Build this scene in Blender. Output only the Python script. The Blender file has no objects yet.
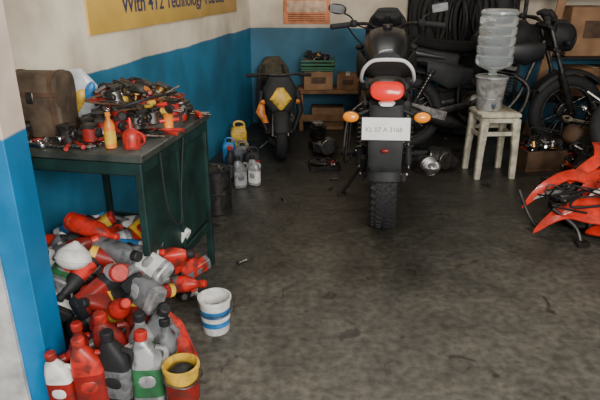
import bpy, math, random
from mathutils import Vector, Matrix, Euler
random.seed(23)
rnd=random.uniform
D=bpy.data
COL=bpy.context.scene.collection

# ---------------------------------------------------------------- materials
def mat(name,c,rough=.5,metal=0,var=.35,scale=14,bump=0,trans=0,emit=0,coat=0,spec=.5,grime=0):
    m=D.materials.new(name); m.use_nodes=True
    n=m.node_tree.nodes; l=m.node_tree.links
    p=n['Principled BSDF']
    p.inputs['Roughness'].default_value=rough; p.inputs['Metallic'].default_value=metal
    p.inputs['Transmission Weight'].default_value=trans
    p.inputs['Coat Weight'].default_value=coat
    p.inputs['Specular IOR Level'].default_value=spec
    if emit:
        p.inputs['Emission Color'].default_value=(*c,1); p.inputs['Emission Strength'].default_value=emit
    tc=n.new('ShaderNodeTexCoord'); no=n.new('ShaderNodeTexNoise')
    no.inputs['Scale'].default_value=scale; no.inputs['Detail'].default_value=4
    l.new(tc.outputs['Object'],no.inputs['Vector'])
    mx=n.new('ShaderNodeMix'); mx.data_type='RGBA'
    mx.inputs[6].default_value=(*[v*(1-var) for v in c],1)
    mx.inputs[7].default_value=(*[min(1,v*(1+var*.5)) for v in c],1)
    rp=n.new('ShaderNodeMapRange'); rp.inputs[1].default_value=.35; rp.inputs[2].default_value=.65
    l.new(no.outputs['Fac'],rp.inputs[0]); l.new(rp.outputs[0],mx.inputs[0])
    out=mx.outputs[2]
    if grime:
        g=n.new('ShaderNodeTexNoise'); g.inputs['Scale'].default_value=22; g.inputs['Detail'].default_value=6; g.inputs['Distortion'].default_value=.6
        l.new(tc.outputs['Object'],g.inputs['Vector'])
        gr=n.new('ShaderNodeMapRange'); gr.inputs[1].default_value=.46; gr.inputs[2].default_value=.64; gr.inputs[4].default_value=grime
        l.new(g.outputs['Fac'],gr.inputs[0])
        gm=n.new('ShaderNodeMix'); gm.data_type='RGBA'; gm.inputs[7].default_value=(.03,.026,.02,1)
        l.new(gr.outputs[0],gm.inputs[0]); l.new(out,gm.inputs[6]); out=gm.outputs[2]
    l.new(out,p.inputs['Base Color'])
    if bump:
        b=n.new('ShaderNodeBump'); b.inputs['Strength'].default_value=bump; b.inputs['Distance'].default_value=.01
        l.new(no.outputs['Fac'],b.inputs['Height']); l.new(b.outputs['Normal'],p.inputs['Normal'])
    return m

RUB=mat('tyre_rubber',(.018,.018,.02),.75,bump=.3,scale=60)
BLK=mat('black_gloss_paint',(.010,.011,.013),.38,coat=.15)
BPL=mat('black_plastic',(.018,.019,.021),.6,spec=.35)
SEAT=mat('seat_vinyl',(.012,.011,.012),.8,bump=.3,scale=80,spec=.15)
CHR=mat('dull_chrome',(.62,.62,.62),.22,1,.25)
ALU=mat('cast_aluminium',(.38,.38,.38),.4,1,.4,30)
STL=mat('greasy_steel',(.22,.21,.2),.4,1,.5,30)
BRS=mat('dull_brass',(.35,.2,.07),.4,1,.5,30)
DRK=mat('oily_iron',(.045,.042,.04),.45,.6,.5,30)
RED=mat('red_plastic',(.60,.03,.02),.38,var=.3,grime=.75)
RPN=mat('red_body_paint',(.80,.04,.018),.3,var=.25,coat=.35,grime=.35)
RDK=mat('dark_red_paint',(.28,.016,.012),.4,var=.3,grime=.5)
REDL=mat('tail_lens_red',(.85,.02,.012),.25,var=.05,emit=.2,coat=.4)
AMB=mat('amber_lens',(1,.30,.01),.2,var=.05,emit=.15,coat=1)
WHT=mat('white_plastic',(.80,.80,.77),.45,var=.15,grime=.3)
PLATE=mat('plate_white',(.87,.88,.86),.4,var=.08)
RAIL=mat('grab_rail_silver_paint',(.72,.73,.74),.35,var=.1)
INK=mat('ink_dark',(.03,.03,.04),.6)
GRY=mat('grey_plastic',(.17,.18,.19),.38,var=.3,grime=.7)
SIL=mat('silver_plastic',(.42,.43,.44),.35,.2,.25,grime=.6)
GRN=mat('green_label',(.03,.16,.06),.5,grime=.4)
YEL=mat('yellow_plastic',(.8,.5,.05),.45,grime=.4)
BLU=mat('blue_plastic',(.03,.2,.5),.4)
ORG=mat('orange_plastic',(.85,.26,.03),.4,grime=.4)
TGR=mat('table_green_paint',(.007,.030,.026),.5,var=.5,scale=9)
TTOP=mat('table_top_oily',(.045,.052,.045),.45,var=.6,scale=9)
CARD=mat('cardboard',(.34,.19,.10),.8,var=.3,scale=6)
WOOD=mat('old_wood',(.24,.12,.055),.7,var=.4,scale=8)
CLOTH=mat('dirty_cloth',(.05,.045,.038),.95,var=.5,bump=.6)
OLV=mat('olive_canvas',(.085,.07,.045),.9,var=.4,bump=.5,scale=20)
BOXM=mat('old_brown_casing',(.10,.07,.045),.7,var=.5,bump=.3,scale=12)
CREAMPL=mat('cream_plastic',(.62,.58,.45),.5,var=.3,scale=8,grime=.35)
POLY=mat('clear_polythene',(.55,.6,.62),.2,var=.3)
WATER=mat('water_jar_plastic',(.72,.78,.8),.15,var=.1,trans=.75)
DISP=mat('dispenser_pot',(.5,.5,.48),.2,.2,var=.2,trans=.25,grime=.4)
BRN=mat('brown_vinyl',(.1,.055,.03),.6,var=.4)

# ---------------------------------------------------------------- mesh builder
class B:
    def __init__(s,name,M=None):
        s.name=name; s.v=[]; s.f=[]; s.mi=[]; s.mats=[]; s.root=M or Matrix(); s.M=Matrix()
    def add(s,vs,fs,m,M=None):
        X=s.M@M if M is not None else s.M
        o=len(s.v); s.v+= [X@Vector(v) for v in vs]
        if m not in s.mats: s.mats.append(m)
        k=s.mats.index(m)
        for f in fs: s.f.append([i+o for i in f]); s.mi.append(k)
    def done(s,ang=38):
        me=D.meshes.new(s.name); me.from_pydata(s.v,[],s.f)
        for m in s.mats: me.materials.append(m)
        me.polygons.foreach_set('material_index',s.mi)
        me.polygons.foreach_set('use_smooth',[True]*len(s.f))
        me.update()
        import bmesh
        bm=bmesh.new(); bm.from_mesh(me); bmesh.ops.recalc_face_normals(bm,faces=bm.faces); bm.to_mesh(me); bm.free()
        me.set_sharp_from_angle(angle=math.radians(ang))
        ob=D.objects.new(s.name,me); ob.matrix_world=s.root; COL.objects.link(ob); return ob
    def box(s,c,sz,m,rot=(0,0,0),bev=.12):
        x,y,z=[q/2 for q in sz]; b=min(x,y,z)*bev*2 if bev<.5 else min(x,y,z)*.9
        def ring(a,bb,zz):
            k=b
            return [(a-k,-bb,zz),(a,-bb+k,zz),(a,bb-k,zz),(a-k,bb,zz),(-a+k,bb,zz),(-a,bb-k,zz),(-a,-bb+k,zz),(-a+k,-bb,zz)]
        q=b if min(x,y)>2.2*b else b*.5
        R=[ring(x-q,y-q,-z),ring(x,y,-z+b),ring(x,y,z-b),ring(x-q,y-q,z)]
        V=[p for r in R for p in r]; F=[]
        for i in range(3):
            for j in range(8): F.append([i*8+j,i*8+(j+1)%8,(i+1)*8+(j+1)%8,(i+1)*8+j])
        F.append(list(range(7,-1,-1))); F.append([24+j for j in range(8)])
        s.add(V,F,m,Matrix.Translation(c)@Euler(rot).to_matrix().to_4x4())
    def rings(s,R,m,cap=True,closed=False,M=None):
        n=len(R[0]); V=[p for r in R for p in r]; F=[]; k=len(R)
        for i in range(k if closed else k-1):
            a=i*n; b=((i+1)%k)*n
            for j in range(n): F.append([a+j,a+(j+1)%n,b+(j+1)%n,b+j])
        if cap and not closed: F.append(list(range(n-1,-1,-1))); F.append([(k-1)*n+j for j in range(n)])
        s.add(V,F,m,M)
    def sweep(s,pts,rad,m,seg=8,closed=False,sm=0):
        P=[Vector(p) for p in pts]
        if sm:
            Q=[];n=len(P)
            rng=range(n if closed else n-1)
            for i in rng:
                g=lambda k:P[k%n] if closed else P[max(0,min(n-1,k))]
                a,b,c,d=g(i-1),g(i),g(i+1),g(i+2)
                for t in range(sm):
                    u=t/sm
                    Q.append(.5*((2*b)+(c-a)*u+(2*a-5*b+4*c-d)*u*u+(3*b-a-3*c+d)*u**3))
            if not closed: Q.append(P[-1])
            P=Q
        n=len(P); R=[]; up=None
        for i in range(n):
            if closed: t=P[(i+1)%n]-P[i-1]
            else: t=P[min(i+1,n-1)]-P[max(i-1,0)]
            if t.length<1e-9: t=Vector((0,0,1))
            t.normalize()
            if up is None: up=t.orthogonal()
            up=(up-t*up.dot(t))
            if up.length<1e-6: up=t.orthogonal()
            up.normalize(); w=t.cross(up)
            r=rad(i/(n-1)) if callable(rad) else rad
            R.append([P[i]+up*math.cos(2*math.pi*j/seg)*r+w*math.sin(2*math.pi*j/seg)*r for j in range(seg)])
        s.rings(R,m,True,closed)
    def cyl(s,a,b,r0,m,r1=None,seg=16):
        r1=r0 if r1 is None else r1
        a=Vector(a);b=Vector(b);t=(b-a).normalized();u=t.orthogonal().normalized();w=t.cross(u)
        L=(b-a).length; e=min(.004,L*.2,r0*.3 if r0>0 else 1)
        R=[]
        for p,r in ((a,max(r0-e,.0005)),(a+t*e,r0),(b-t*e,r1),(b,max(r1-e,.0005))):
            R.append([p+u*math.cos(2*math.pi*j/seg)*r+w*math.sin(2*math.pi*j/seg)*r for j in range(seg)])
        s.rings(R,m)
    def lathe(s,prof,m,M=None,seg=24,cap=False,closed=False):
        R=[[(max(r,.0003)*math.cos(2*math.pi*j/seg),max(r,.0003)*math.sin(2*math.pi*j/seg),z) for j in range(seg)] for r,z in prof]
        s.rings(R,m,cap,closed,M)
    def loft(s,secs,m,seg=20,cap=True,M=None):
        R=[]
        for c,U,V,n in secs:
            c=Vector(c);U=Vector(U);V=Vector(V); r=[]
            for j in range(seg):
                a=2*math.pi*j/seg; ca,sa=math.cos(a),math.sin(a)
                r.append(c+U*math.copysign(abs(ca)**(2/n),ca)+V*math.copysign(abs(sa)**(2/n),sa))
            R.append(r)
        s.rings(R,m,cap,False,M)
    def ell(s,c,r,m,rot=(0,0,0),n=2,seg=18,rg=10):
        R=[]
        for i in range(rg+1):
            a=-math.pi/2+math.pi*i/rg; z=math.sin(a); k=max(math.cos(a),.01)
            z=math.copysign(abs(z)**(2/n),z); k=k**(2/n)
            rr=[]
            for j in range(seg):
                q=2*math.pi*j/seg; cq,sq=math.cos(q),math.sin(q)
                rr.append((r[0]*k*math.copysign(abs(cq)**(2/n),cq),r[1]*k*math.copysign(abs(sq)**(2/n),sq),r[2]*z))
            R.append(rr)
        s.rings(R,m,True,False,Matrix.Translation(c)@Euler(rot).to_matrix().to_4x4())
    def torus(s,c,R_,a,b,m,rot=(0,0,0),n=2,seg=40,k=12):
        prof=[]
        for j in range(k):
            q=2*math.pi*j/k; cq,sq=math.cos(q),math.sin(q)
            prof.append((R_+b*math.copysign(abs(cq)**(2/n),cq),a*math.copysign(abs(sq)**(2/n),sq)))
        s.lathe(prof,m,Matrix.Translation(c)@Euler(rot).to_matrix().to_4x4(),seg,False,True)
    def plate(s,outline,grid_h,th,m,M):
        n=len(outline); cx=sum(p[0] for p in outline)/n; cy=sum(p[1] for p in outline)/n
        V=[];F=[];K=5
        for side in (0,1):
            for k in range(K+1):
                t=k/K
                for (x,y) in outline:
                    X=cx+(x-cx)*t; Y=cy+(y-cy)*t; V.append((X,Y,grid_h(X,Y)-th*side))
        L=(K+1)*n
        for side in (0,1):
            o=side*L
            for k in range(K):
                for j in range(n): F.append([o+k*n+j,o+k*n+(j+1)%n,o+(k+1)*n+(j+1)%n,o+(k+1)*n+j])
        for j in range(n): F.append([K*n+j,K*n+(j+1)%n,L+K*n+(j+1)%n,L+K*n+j])
        s.add(V,F,m,M)

AX=(0,math.pi/2,0)
def T(x,y,z=0,rz=0,rx=0,ry=0): return Matrix.Translation((x,y,z))@Euler((rx,ry,rz)).to_matrix().to_4x4()
def text(s,x,y,size,par,mt,name,z=.006,ext=.001,off=.002):
    c=D.curves.new(name,'FONT'); c.body=s; c.size=size; c.extrude=ext; c.offset=off
    o=D.objects.new(name,c); COL.objects.link(o); c.materials.append(mt); o.parent=par; o.location=(x,y,z); return o

# ---------------------------------------------------------------- wheels
def wheel(b,y,z,R,hw,spokes='alloy',x=0,rim=ALU,lug=True):
    rt=.05*R/.3
    b.torus((x,y,z),R-rt,hw,rt,RUB,AX,2.5,56,14)
    if lug:
        N=44
        for i in range(N):
            a=2*math.pi*i/N
            for sx,off in ((-1,0),(1,.5),(-2,.5),(2,0)):
                aa=a+off*2*math.pi/N
                xr=sx*hw*.34; rr=R-(.001 if abs(sx)==1 else .007)
                Mx=Matrix.Translation((x,y,z))@Matrix.Rotation(aa,4,'X')@Matrix.Translation((xr,0,rr))@Matrix.Rotation(.5*(1 if sx>0 else -1),4,'Z')
                h=.004; w_,l_=hw*.24,.011
                V=[(-w_,-l_,-h),(w_,-l_,-h),(w_,l_,-h),(-w_,l_,-h),(-w_*.8,-l_*.8,h),(w_*.8,-l_*.8,h),(w_*.8,l_*.8,h),(-w_*.8,l_*.8,h)]
                F=[[3,2,1,0],[4,5,6,7],[0,1,5,4],[1,2,6,5],[2,3,7,6],[3,0,4,7]]
                b.add(V,F,RUB,Mx)
    b.torus((x,y,z),R-2*rt+.004,hw*.72,.012,rim,AX,3,40,10)
    Ri=R-2*rt
    if spokes=='alloy':
        for i in range(6):
            a=i*math.pi/3
            Mx=Matrix.Translation((x,y,z))@Matrix.Rotation(a,4,'X')
            b.loft([((0,0,.02),(.022,0,0),(0,.022,0),3),((0,0,Ri*.6),(.014,0,0),(0,.014,0),3),((0,0,Ri),(.02,0,0),(0,.024,0),3)],rim,12,M=Mx)
    else:
        for i in range(28):
            a=i*2*math.pi/28; s_=1 if i%2 else -1
            p=(x+s_*.035,y+.03*math.sin(a+.5*s_),z+.03*math.cos(a+.5*s_)); q=(x,y+Ri*math.sin(a),z+Ri*math.cos(a))
            b.cyl(p,q,.0028,STL,seg=5)
    b.cyl((x-.06,y,z),(x+.06,y,z),.035,STL)
    b.cyl((x-.05,y,z),(x-.02,y,z),.075,DRK)
    b.cyl((x+.02,y,z),(x+.05,y,z),.085 if spokes!='alloy' else .065,STL)

def arc_sheet(b,cy,cz,R,a0,a1,w,m,sag=.02,n=18,th=.006,wend=None):
    out=[]
    for i in range(n+1):
        t=i/n; a=a0+(a1-a0)*t; ww=w if wend is None else w+(wend-w)*t
        row=[]
        for (xx,dr) in ((-1,-sag),(-.8,-sag*.3),(-.4,0),(.4,0),(.8,-sag*.3),(1,-sag),(1,-sag-th),(.8,-sag*.3-th),(.4,-th),(-.4,-th),(-.8,-sag*.3-th),(-1,-sag-th)):
            r=R+dr; row.append((xx*ww,cy-math.sin(a)*r,cz+math.cos(a)*r))
        out.append(row)
    b.rings(out,m)

def motorcycle(name,M,body=BLK,accent=RDK,tank=BLK,spk='alloy',detail=True,mirrors=True):
    b=B(name,M)
    RM=ALU if detail else DRK
    wheel(b,0,.3,.30,.072,spk,lug=detail,rim=RM)
    wheel(b,1.32,.3,.30,.05,spk,lug=False,rim=RM if detail else STL)
    for s in (-1,1):
        b.loft([((s*.11,-.05,.3),(.012,0,0),(0,0,.025),4),((s*.11,.2,.32),(.014,0,0),(0,0,.03),4),((s*.09,.5,.38),(.014,0,0),(0,0,.03),4)],DRK,12)
        b.cyl((s*.09,0,.3),(s*.135,0,.3),.018,STL)
        top=Vector((s*.12,.17,.66)); bot=Vector((s*.135,.0,.33))
        b.cyl(bot,top,.011,STL)
        b.cyl(bot.lerp(top,.05),bot.lerp(top,.35),.022,BPL); b.cyl(bot.lerp(top,.92),top,.026,BPL)
        d=(top-bot); u=d.normalized().orthogonal().normalized(); w=d.normalized().cross(u)
        pts=[bot+d*(.28+.64*i/72)+ (u*math.cos(i*math.pi/4)+w*math.sin(i*math.pi/4))*.027 for i in range(73)]
        b.sweep(pts,.0055,STL if detail else DRK,6)
        b.sweep([(s*.1,-.22,.74),(s*.11,.1,.72),(s*.11,.35,.66),(s*.1,.55,.5)],.013,DRK,8,sm=4)
        b.cyl((s*.08,.42,.3),(s*.2,.42,.29),.012,STL); b.cyl((s*.15,.42,.29),(s*.25,.42,.29),.018,RUB)
        b.cyl((s*.1,.22,.36),(s*.21,.2,.36),.011,STL); b.cyl((s*.17,.21,.36),(s*.25,.19,.365),.018,RUB)
    b.box((-.11,.25,.39),(.03,.55,.075),BPL,(.12,0,0))
    arc_sheet(b,0,.3,.375,-.5,1.35,.082,BPL,.03)
    b.loft([((0,-.30,.76),(.085,0,0),(0,.035,.01),3),((0,-.335,.68),(.08,0,0),(0,.016,.004),4),((0,-.365,.58),(.085,0,0),(0,.01,.003),4),((0,-.385,.47),(.08,0,0),(0,.008,.002),4),((0,-.38,.44),(.065,0,0),(0,.006,0),4)],BPL)
    b.box((0,-.362,.645),(.235,.006,.115),BPL,(-.18,0,0),.1)
    b.box((0,-.369,.647),(.225,.006,.105),PLATE if detail else GRY,(-.18,0,0),.1)
    b.ell((0,-.392,.545),(.02,.008,.011),RDK)
    b.loft([((0,-.335,.83),(.055,0,0),(0,.006,.03),2.6),((0,-.30,.83),(.08,0,0),(0,.01,.05),2.8),((0,-.18,.80),(.10,0,0),(0,0,.068),3),((0,.1,.755),(.118,0,0),(0,0,.082),3),((0,.36,.70),(.115,0,0),(0,0,.1),3)],body,24)
    b.loft([((0,-.365,.815),(.052,0,0),(0,.005,.022),2.2),((0,-.355,.817),(.074,0,0),(0,.008,.039),2.4),((0,-.325,.82),(.080,0,0),(0,.01,.045),2.6)],REDL if detail else RDK,24)
    b.loft([((0,-.37,.762),(.03,0,0),(0,.004,.007),2.6),((0,-.33,.762),(.04,0,0),(0,.004,.012),2.6)],PLATE if detail else GRY,16)
    for s in (-1,1):
        b.loft([((s*.09,-.26,.83),(.012,0,0),(0,0,.016),2),((s*.118,0,.785),(.01,0,0),(0,0,.028),2),((s*.122,.25,.745),(.006,0,0),(0,0,.012),2)],accent,12)
        b.sweep([(s*.06,-.30,.73),(s*.11,-.305,.71),(s*.135,-.31,.70)],.009,BPL,8)
        b.ell((s*.168,-.312,.695),(.044,.026,.026),BPL,(0,0,s*.1))
        b.ell((s*.168,-.335,.695),(.04,.024,.026),AMB if detail else BPL,(0,0,s*.1))
    b.loft([((0,-.24,.868),(.06,0,0),(0,0,.018),2.4),((0,-.17,.876),(.09,0,0),(0,0,.033),2.6),((0,.05,.862),(.118,0,0),(0,0,.043),2.8),((0,.18,.832),(.13,0,0),(0,0,.043),2.8),((0,.4,.81),(.11,0,0),(0,0,.05),2.6),((0,.56,.82),(.07,0,0),(0,0,.04),2.4)],SEAT,24)
    gp=[(-.115,.0,.80),(-.122,-.14,.83),(-.125,-.24,.862),(-.112,-.31,.915),(-.08,-.335,.952),(-.04,-.345,.963),(.04,-.345,.963),(.08,-.335,.952),(.112,-.31,.915),(.125,-.24,.862),(.122,-.14,.83),(.115,.0,.80)]
    b.sweep(gp,.0085,RAIL if detail else STL,10,sm=5)
    b.loft([((0,.50,.84),(.09,0,0),(0,0,.06),2.5),((0,.58,.88),(.125,0,0),(0,0,.10),2.5),((0,.74,.91),(.145,0,0),(0,0,.12),2.5),((0,.88,.90),(.13,0,0),(0,0,.115),2.5),((0,.98,.86),(.07,0,0),(0,0,.07),2.3)],tank,24)
    b.cyl((0,.74,1.02),(0,.74,1.045),.032,DRK)
    for s in (-1,1):
        b.loft([((s*.12,.62,.80),(.02,0,0),(0,0,.03),2),((s*.18,.85,.78),(.02,0,0),(0,0,.09),2.4),((s*.16,1.0,.80),(.015,0,0),(0,0,.06),2)],accent,14)
        b.loft([((s*.115,.12,.66),(.012,0,0),(0,0,.06),2.4),((s*.135,.3,.60),(.016,0,0),(0,0,.09),2.6),((s*.115,.48,.60),(.012,0,0),(0,0,.06),2.4)],body,14)
    b.box((0,.62,.36),(.2,.36,.2),STL,(.05,0,0),.25)
    EA=ALU if detail else DRK
    b.cyl((-.14,.55,.34),(.14,.55,.34),.085,EA,seg=24); b.cyl((-.12,.72,.33),(.15,.72,.33),.065,STL,seg=24)
    for i in range(8): b.box((0,.72+i*.008,.47+i*.022),(.17,.17,.009),DRK,(-.15,0,0),.1)
    b.box((0,.79,.66),(.13,.14,.06),STL,(-.15,0,0),.25)
    b.sweep([(0,1.06,.86),(0,.98,.62),(0,.9,.4),(0,.72,.24),(0,.45,.28),(0,.42,.6)],.018,DRK,8,sm=4)
    b.sweep([(.05,.84,.6),(.09,.95,.5),(.13,.88,.3),(.15,.65,.2),(.18,.4,.22)],.019,CHR if detail else DRK,10,sm=6)
    b.sweep([(.18,.42,.22),(.205,.25,.28),(.235,-.1,.385),(.238,-.14,.392)],lambda t:.028+.025*min(1,t*3),STL if detail else DRK,16,sm=4)
    b.cyl((.2365,-.12,.39),(.2395,-.155,.397),.044,STL); b.cyl((.239,-.15,.396),(.2415,-.165,.40),.02,INK)
    b.box((.262,.12,.36),(.006,.28,.07),STL,(-.24,0,-.09))
    b.sweep([(-.12,.1,.68),(-.2,.05,.6),(-.22,.0,.38),(-.2,.3,.3),(-.13,.4,.38)],.007,STL,6,sm=5)
    b.sweep([(-.2,.12,.62),(-.215,.1,.36)],.005,STL,6); b.sweep([(-.19,.22,.6),(-.205,.2,.34)],.005,STL,6)
    b.sweep([(-.1,.5,.26),(-.2,.46,.1),(-.26,.44,.012)],.011,DRK,8); b.box((-.262,.43,.008),(.06,.05,.014),DRK)
    for s in (-1,1):
        b.cyl((s*.09,1.34,.28),(s*.09,1.2,.62),.027,DRK); b.cyl((s*.09,1.2,.62),(s*.09,1.05,.98),.018,STL)
    b.box((0,1.05,.97),(.24,.06,.03),DRK,(-.4,0,0)); b.box((0,1.12,.8),(.24,.06,.03),DRK,(-.4,0,0))
    b.cyl((-.12,1.32,.3),(.12,1.32,.3),.014,STL)
    arc_sheet(b,1.32,.3,.345,-.9,1.0,.07,body,.03)
    b.loft([((0,1.08,.92),(.09,0,0),(0,0,.10),2.6),((0,1.18,.90),(.125,0,0),(0,0,.12),2.6),((0,1.25,.88),(.11,0,0),(0,0,.10),2.5)],body,22)
    b.ell((0,1.26,.88),(.095,.03,.08),STL)
    b.box((0,1.06,1.05),(.19,.05,.09),BPL,(.7,0,0),.3)
    b.cyl((-.045,1.03,1.06),(-.045,1.02,1.085),.04,BPL); b.cyl((.045,1.03,1.06),(.045,1.02,1.085),.04,BPL)
    hb=[(-.37,.90,1.02),(-.27,.94,1.03),(-.14,1.02,1.03),(-.06,1.04,1.0),(.06,1.04,1.0),(.14,1.02,1.03),(.27,.94,1.03),(.37,.90,1.02)]
    b.sweep(hb,.011,DRK,8,sm=5)
    for s in (-1,1):
        b.cyl((s*.25,.948,1.03),(s*.375,.898,1.02),.018,RUB)
        b.box((s*.225,.955,1.035),(.05,.05,.045),BPL,(0,0,-s*.3),.3)
        b.sweep([(s*.22,.99,1.03),(s*.3,1.0,1.02),(s*.38,.95,1.015)],.006,CHR if detail else DRK,6,sm=4)
        b.sweep([(s*.2,1.0,1.02),(s*.13,1.08,.98),(s*.05,1.1,.85)],.005,RUB,6,sm=4)
        b.sweep([(s*.24,1.0,1.02),(s*.27,1.12,1.0),(s*.2,1.2,.9),(s*.07,1.16,.8)],.006,RUB,6,sm=4)
        if mirrors:
            b.sweep([(s*.22,.96,1.04),(s*.25,.98,1.08),(s*.31,.97,1.11)],.006,BPL,6,sm=4)
            b.ell((s*.335,.965,1.13),(.062,.016,.034),BPL,(0,s*-.15,0),2.4)
            b.box((s*.335,.951,1.13),(.1,.004,.05),GRY,(0,s*-.15,0),.2)
        b.sweep([(s*.11,1.16,.86),(s*.17,1.16,.86)],.008,BPL,6); b.ell((s*.19,1.16,.86),(.03,.022,.022),BPL)
    if detail:
        b.loft([((0,1.10,1.12),(.07,0,0),(0,.01,.01),2.4),((0,1.12,1.06),(.12,0,0),(0,.02,.0),2.6),((0,1.16,.98),(.15,0,0),(0,.04,0),2.6),((0,1.18,.88),(.15,0,0),(0,.05,0),2.6),((0,1.15,.78),(.09,0,0),(0,.04,0),2.4)],BPL,22)
    o=b.done()
    if detail:
        t=text('KL 07 A 3168',-.1,-.018,.031,o,GRY,'plate_text',0,.0008,0)
        t.rotation_euler=(math.pi/2-.18,0,0); t.location=(-.097,-.3745,.634)
    return o

# ---------------------------------------------------------------- room
def node_mat(name):
    m=D.materials.new(name); m.use_nodes=True
    return m,m.node_tree.nodes,m.node_tree.links,m.node_tree.nodes['Principled BSDF']
def wall_paint(name,cream,blue,h=.89):
    m,n,l,p=node_mat(name)
    g=n.new('ShaderNodeNewGeometry'); sx=n.new('ShaderNodeSeparateXYZ'); l.new(g.outputs['Position'],sx.inputs[0])
    no=n.new('ShaderNodeTexNoise'); no.inputs['Scale'].default_value=3; no.inputs['Detail'].default_value=8; l.new(g.outputs['Position'],no.inputs['Vector'])
    ad=n.new('ShaderNodeMath'); ad.operation='MULTIPLY_ADD'; l.new(no.outputs['Fac'],ad.inputs[0]); ad.inputs[1].default_value=.03; l.new(sx.outputs['Z'],ad.inputs[2])
    gt=n.new('ShaderNodeMapRange'); gt.inputs[1].default_value=h+.012; gt.inputs[2].default_value=h+.02; l.new(ad.outputs[0],gt.inputs[0])
    mx=n.new('ShaderNodeMix'); mx.data_type='RGBA'; mx.inputs[6].default_value=(*blue,1); mx.inputs[7].default_value=(*cream,1); l.new(gt.outputs[0],mx.inputs[0])
    r=n.new('ShaderNodeValToRGB'); r.color_ramp.elements[0].position=.35; r.color_ramp.elements[0].color=(.45,.42,.38,1); r.color_ramp.elements[1].position=.58; r.color_ramp.elements[1].color=(1,1,1,1)
    l.new(no.outputs['Fac'],r.inputs[0])
    mu=n.new('ShaderNodeMix'); mu.data_type='RGBA'; mu.blend_type='MULTIPLY'; mu.inputs[0].default_value=.6
    l.new(mx.outputs[2],mu.inputs[6]); l.new(r.outputs[0],mu.inputs[7]); l.new(mu.outputs[2],p.inputs['Base Color'])
    p.inputs['Roughness'].default_value=.6
    bp=n.new('ShaderNodeBump'); bp.inputs['Strength'].default_value=.25; bp.inputs['Distance'].default_value=.02; l.new(no.outputs['Fac'],bp.inputs['Height']); l.new(bp.outputs[0],p.inputs['Normal'])
    return m
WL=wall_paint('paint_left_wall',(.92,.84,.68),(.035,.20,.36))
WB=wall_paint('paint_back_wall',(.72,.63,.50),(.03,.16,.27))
WP=wall_paint('paint_pillar',(.90,.75,.65),(.0,.23,.55))

def floor_mat():
    m,n,l,p=node_mat('oily_shaded_concrete_floor')
    g=n.new('ShaderNodeNewGeometry')
    def noise(s,d=6,dist=0):
        q=n.new('ShaderNodeTexNoise'); q.inputs['Scale'].default_value=s; q.inputs['Detail'].default_value=d; q.inputs['Distortion'].default_value=dist
        l.new(g.outputs['Position'],q.inputs['Vector']); return q
    a=noise(1.1,6,.3); b=noise(6,8,.3); c=noise(30,6); e=noise(3.2,8,.5); f=noise(8,5,.8)
    r=n.new('ShaderNodeValToRGB'); R=r.color_ramp
    R.elements[0].position=.32; R.elements[0].color=(.06,.057,.048,1); R.elements[1].position=.68; R.elements[1].color=(.15,.138,.108,1)
    R.elements.new(.5).color=(.10,.094,.077,1)
    md=n.new('ShaderNodeMath'); md.operation='MULTIPLY_ADD'; md.inputs[1].default_value=.6; l.new(b.outputs['Fac'],md.inputs[0])
    m2=n.new('ShaderNodeMath'); m2.operation='MULTIPLY'; m2.inputs[1].default_value=.4; l.new(a.outputs['Fac'],m2.inputs[0]); l.new(m2.outputs[0],md.inputs[2])
    l.new(md.outputs[0],r.inputs[0])
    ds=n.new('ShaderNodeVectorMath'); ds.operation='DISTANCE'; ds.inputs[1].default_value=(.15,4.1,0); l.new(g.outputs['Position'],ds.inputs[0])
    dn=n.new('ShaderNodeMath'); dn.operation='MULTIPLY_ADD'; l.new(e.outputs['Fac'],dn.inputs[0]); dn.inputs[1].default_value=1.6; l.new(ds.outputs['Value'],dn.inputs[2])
    dm=n.new('ShaderNodeMapRange'); dm.interpolation_type='SMOOTHSTEP'; dm.inputs[1].default_value=1.9; dm.inputs[2].default_value=3.6; dm.inputs[3].default_value=.42; dm.inputs[4].default_value=1; l.new(dn.outputs[0],dm.inputs[0])  # inner floor darkened: light falloff painted into the colour, along with oil staining
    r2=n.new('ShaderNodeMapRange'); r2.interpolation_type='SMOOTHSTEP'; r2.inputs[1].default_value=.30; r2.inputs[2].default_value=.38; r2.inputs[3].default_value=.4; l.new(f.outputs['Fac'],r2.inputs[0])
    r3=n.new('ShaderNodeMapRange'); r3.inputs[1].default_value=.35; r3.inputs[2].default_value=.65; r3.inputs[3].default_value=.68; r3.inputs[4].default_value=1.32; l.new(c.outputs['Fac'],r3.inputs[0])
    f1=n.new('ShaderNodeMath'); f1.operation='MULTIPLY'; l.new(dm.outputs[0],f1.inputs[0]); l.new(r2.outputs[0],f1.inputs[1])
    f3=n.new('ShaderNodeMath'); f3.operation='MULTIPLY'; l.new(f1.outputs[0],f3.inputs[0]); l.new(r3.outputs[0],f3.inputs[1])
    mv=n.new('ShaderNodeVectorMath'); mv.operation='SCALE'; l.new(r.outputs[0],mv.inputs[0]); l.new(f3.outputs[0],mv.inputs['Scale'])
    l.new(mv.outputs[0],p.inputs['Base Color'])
    rr=n.new('ShaderNodeMapRange'); rr.inputs[1].default_value=.3; rr.inputs[2].default_value=1; rr.inputs[3].default_value=.42; rr.inputs[4].default_value=.62; l.new(f1.outputs[0],rr.inputs[0]); l.new(rr.outputs[0],p.inputs['Roughness'])
    bp=n.new('ShaderNodeBump'); bp.inputs['Strength'].default_value=.3; bp.inputs['Distance'].default_value=.008; l.new(c.outputs['Fac'],bp.inputs['Height'])
    b2=n.new('ShaderNodeBump'); b2.inputs['Strength'].default_value=.3; b2.inputs['Distance'].default_value=.02; l.new(b.outputs['Fac'],b2.inputs['Height']); l.new(bp.outputs[0],b2.inputs['Normal']); l.new(b2.outputs[0],p.inputs['Normal'])
    return m
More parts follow.
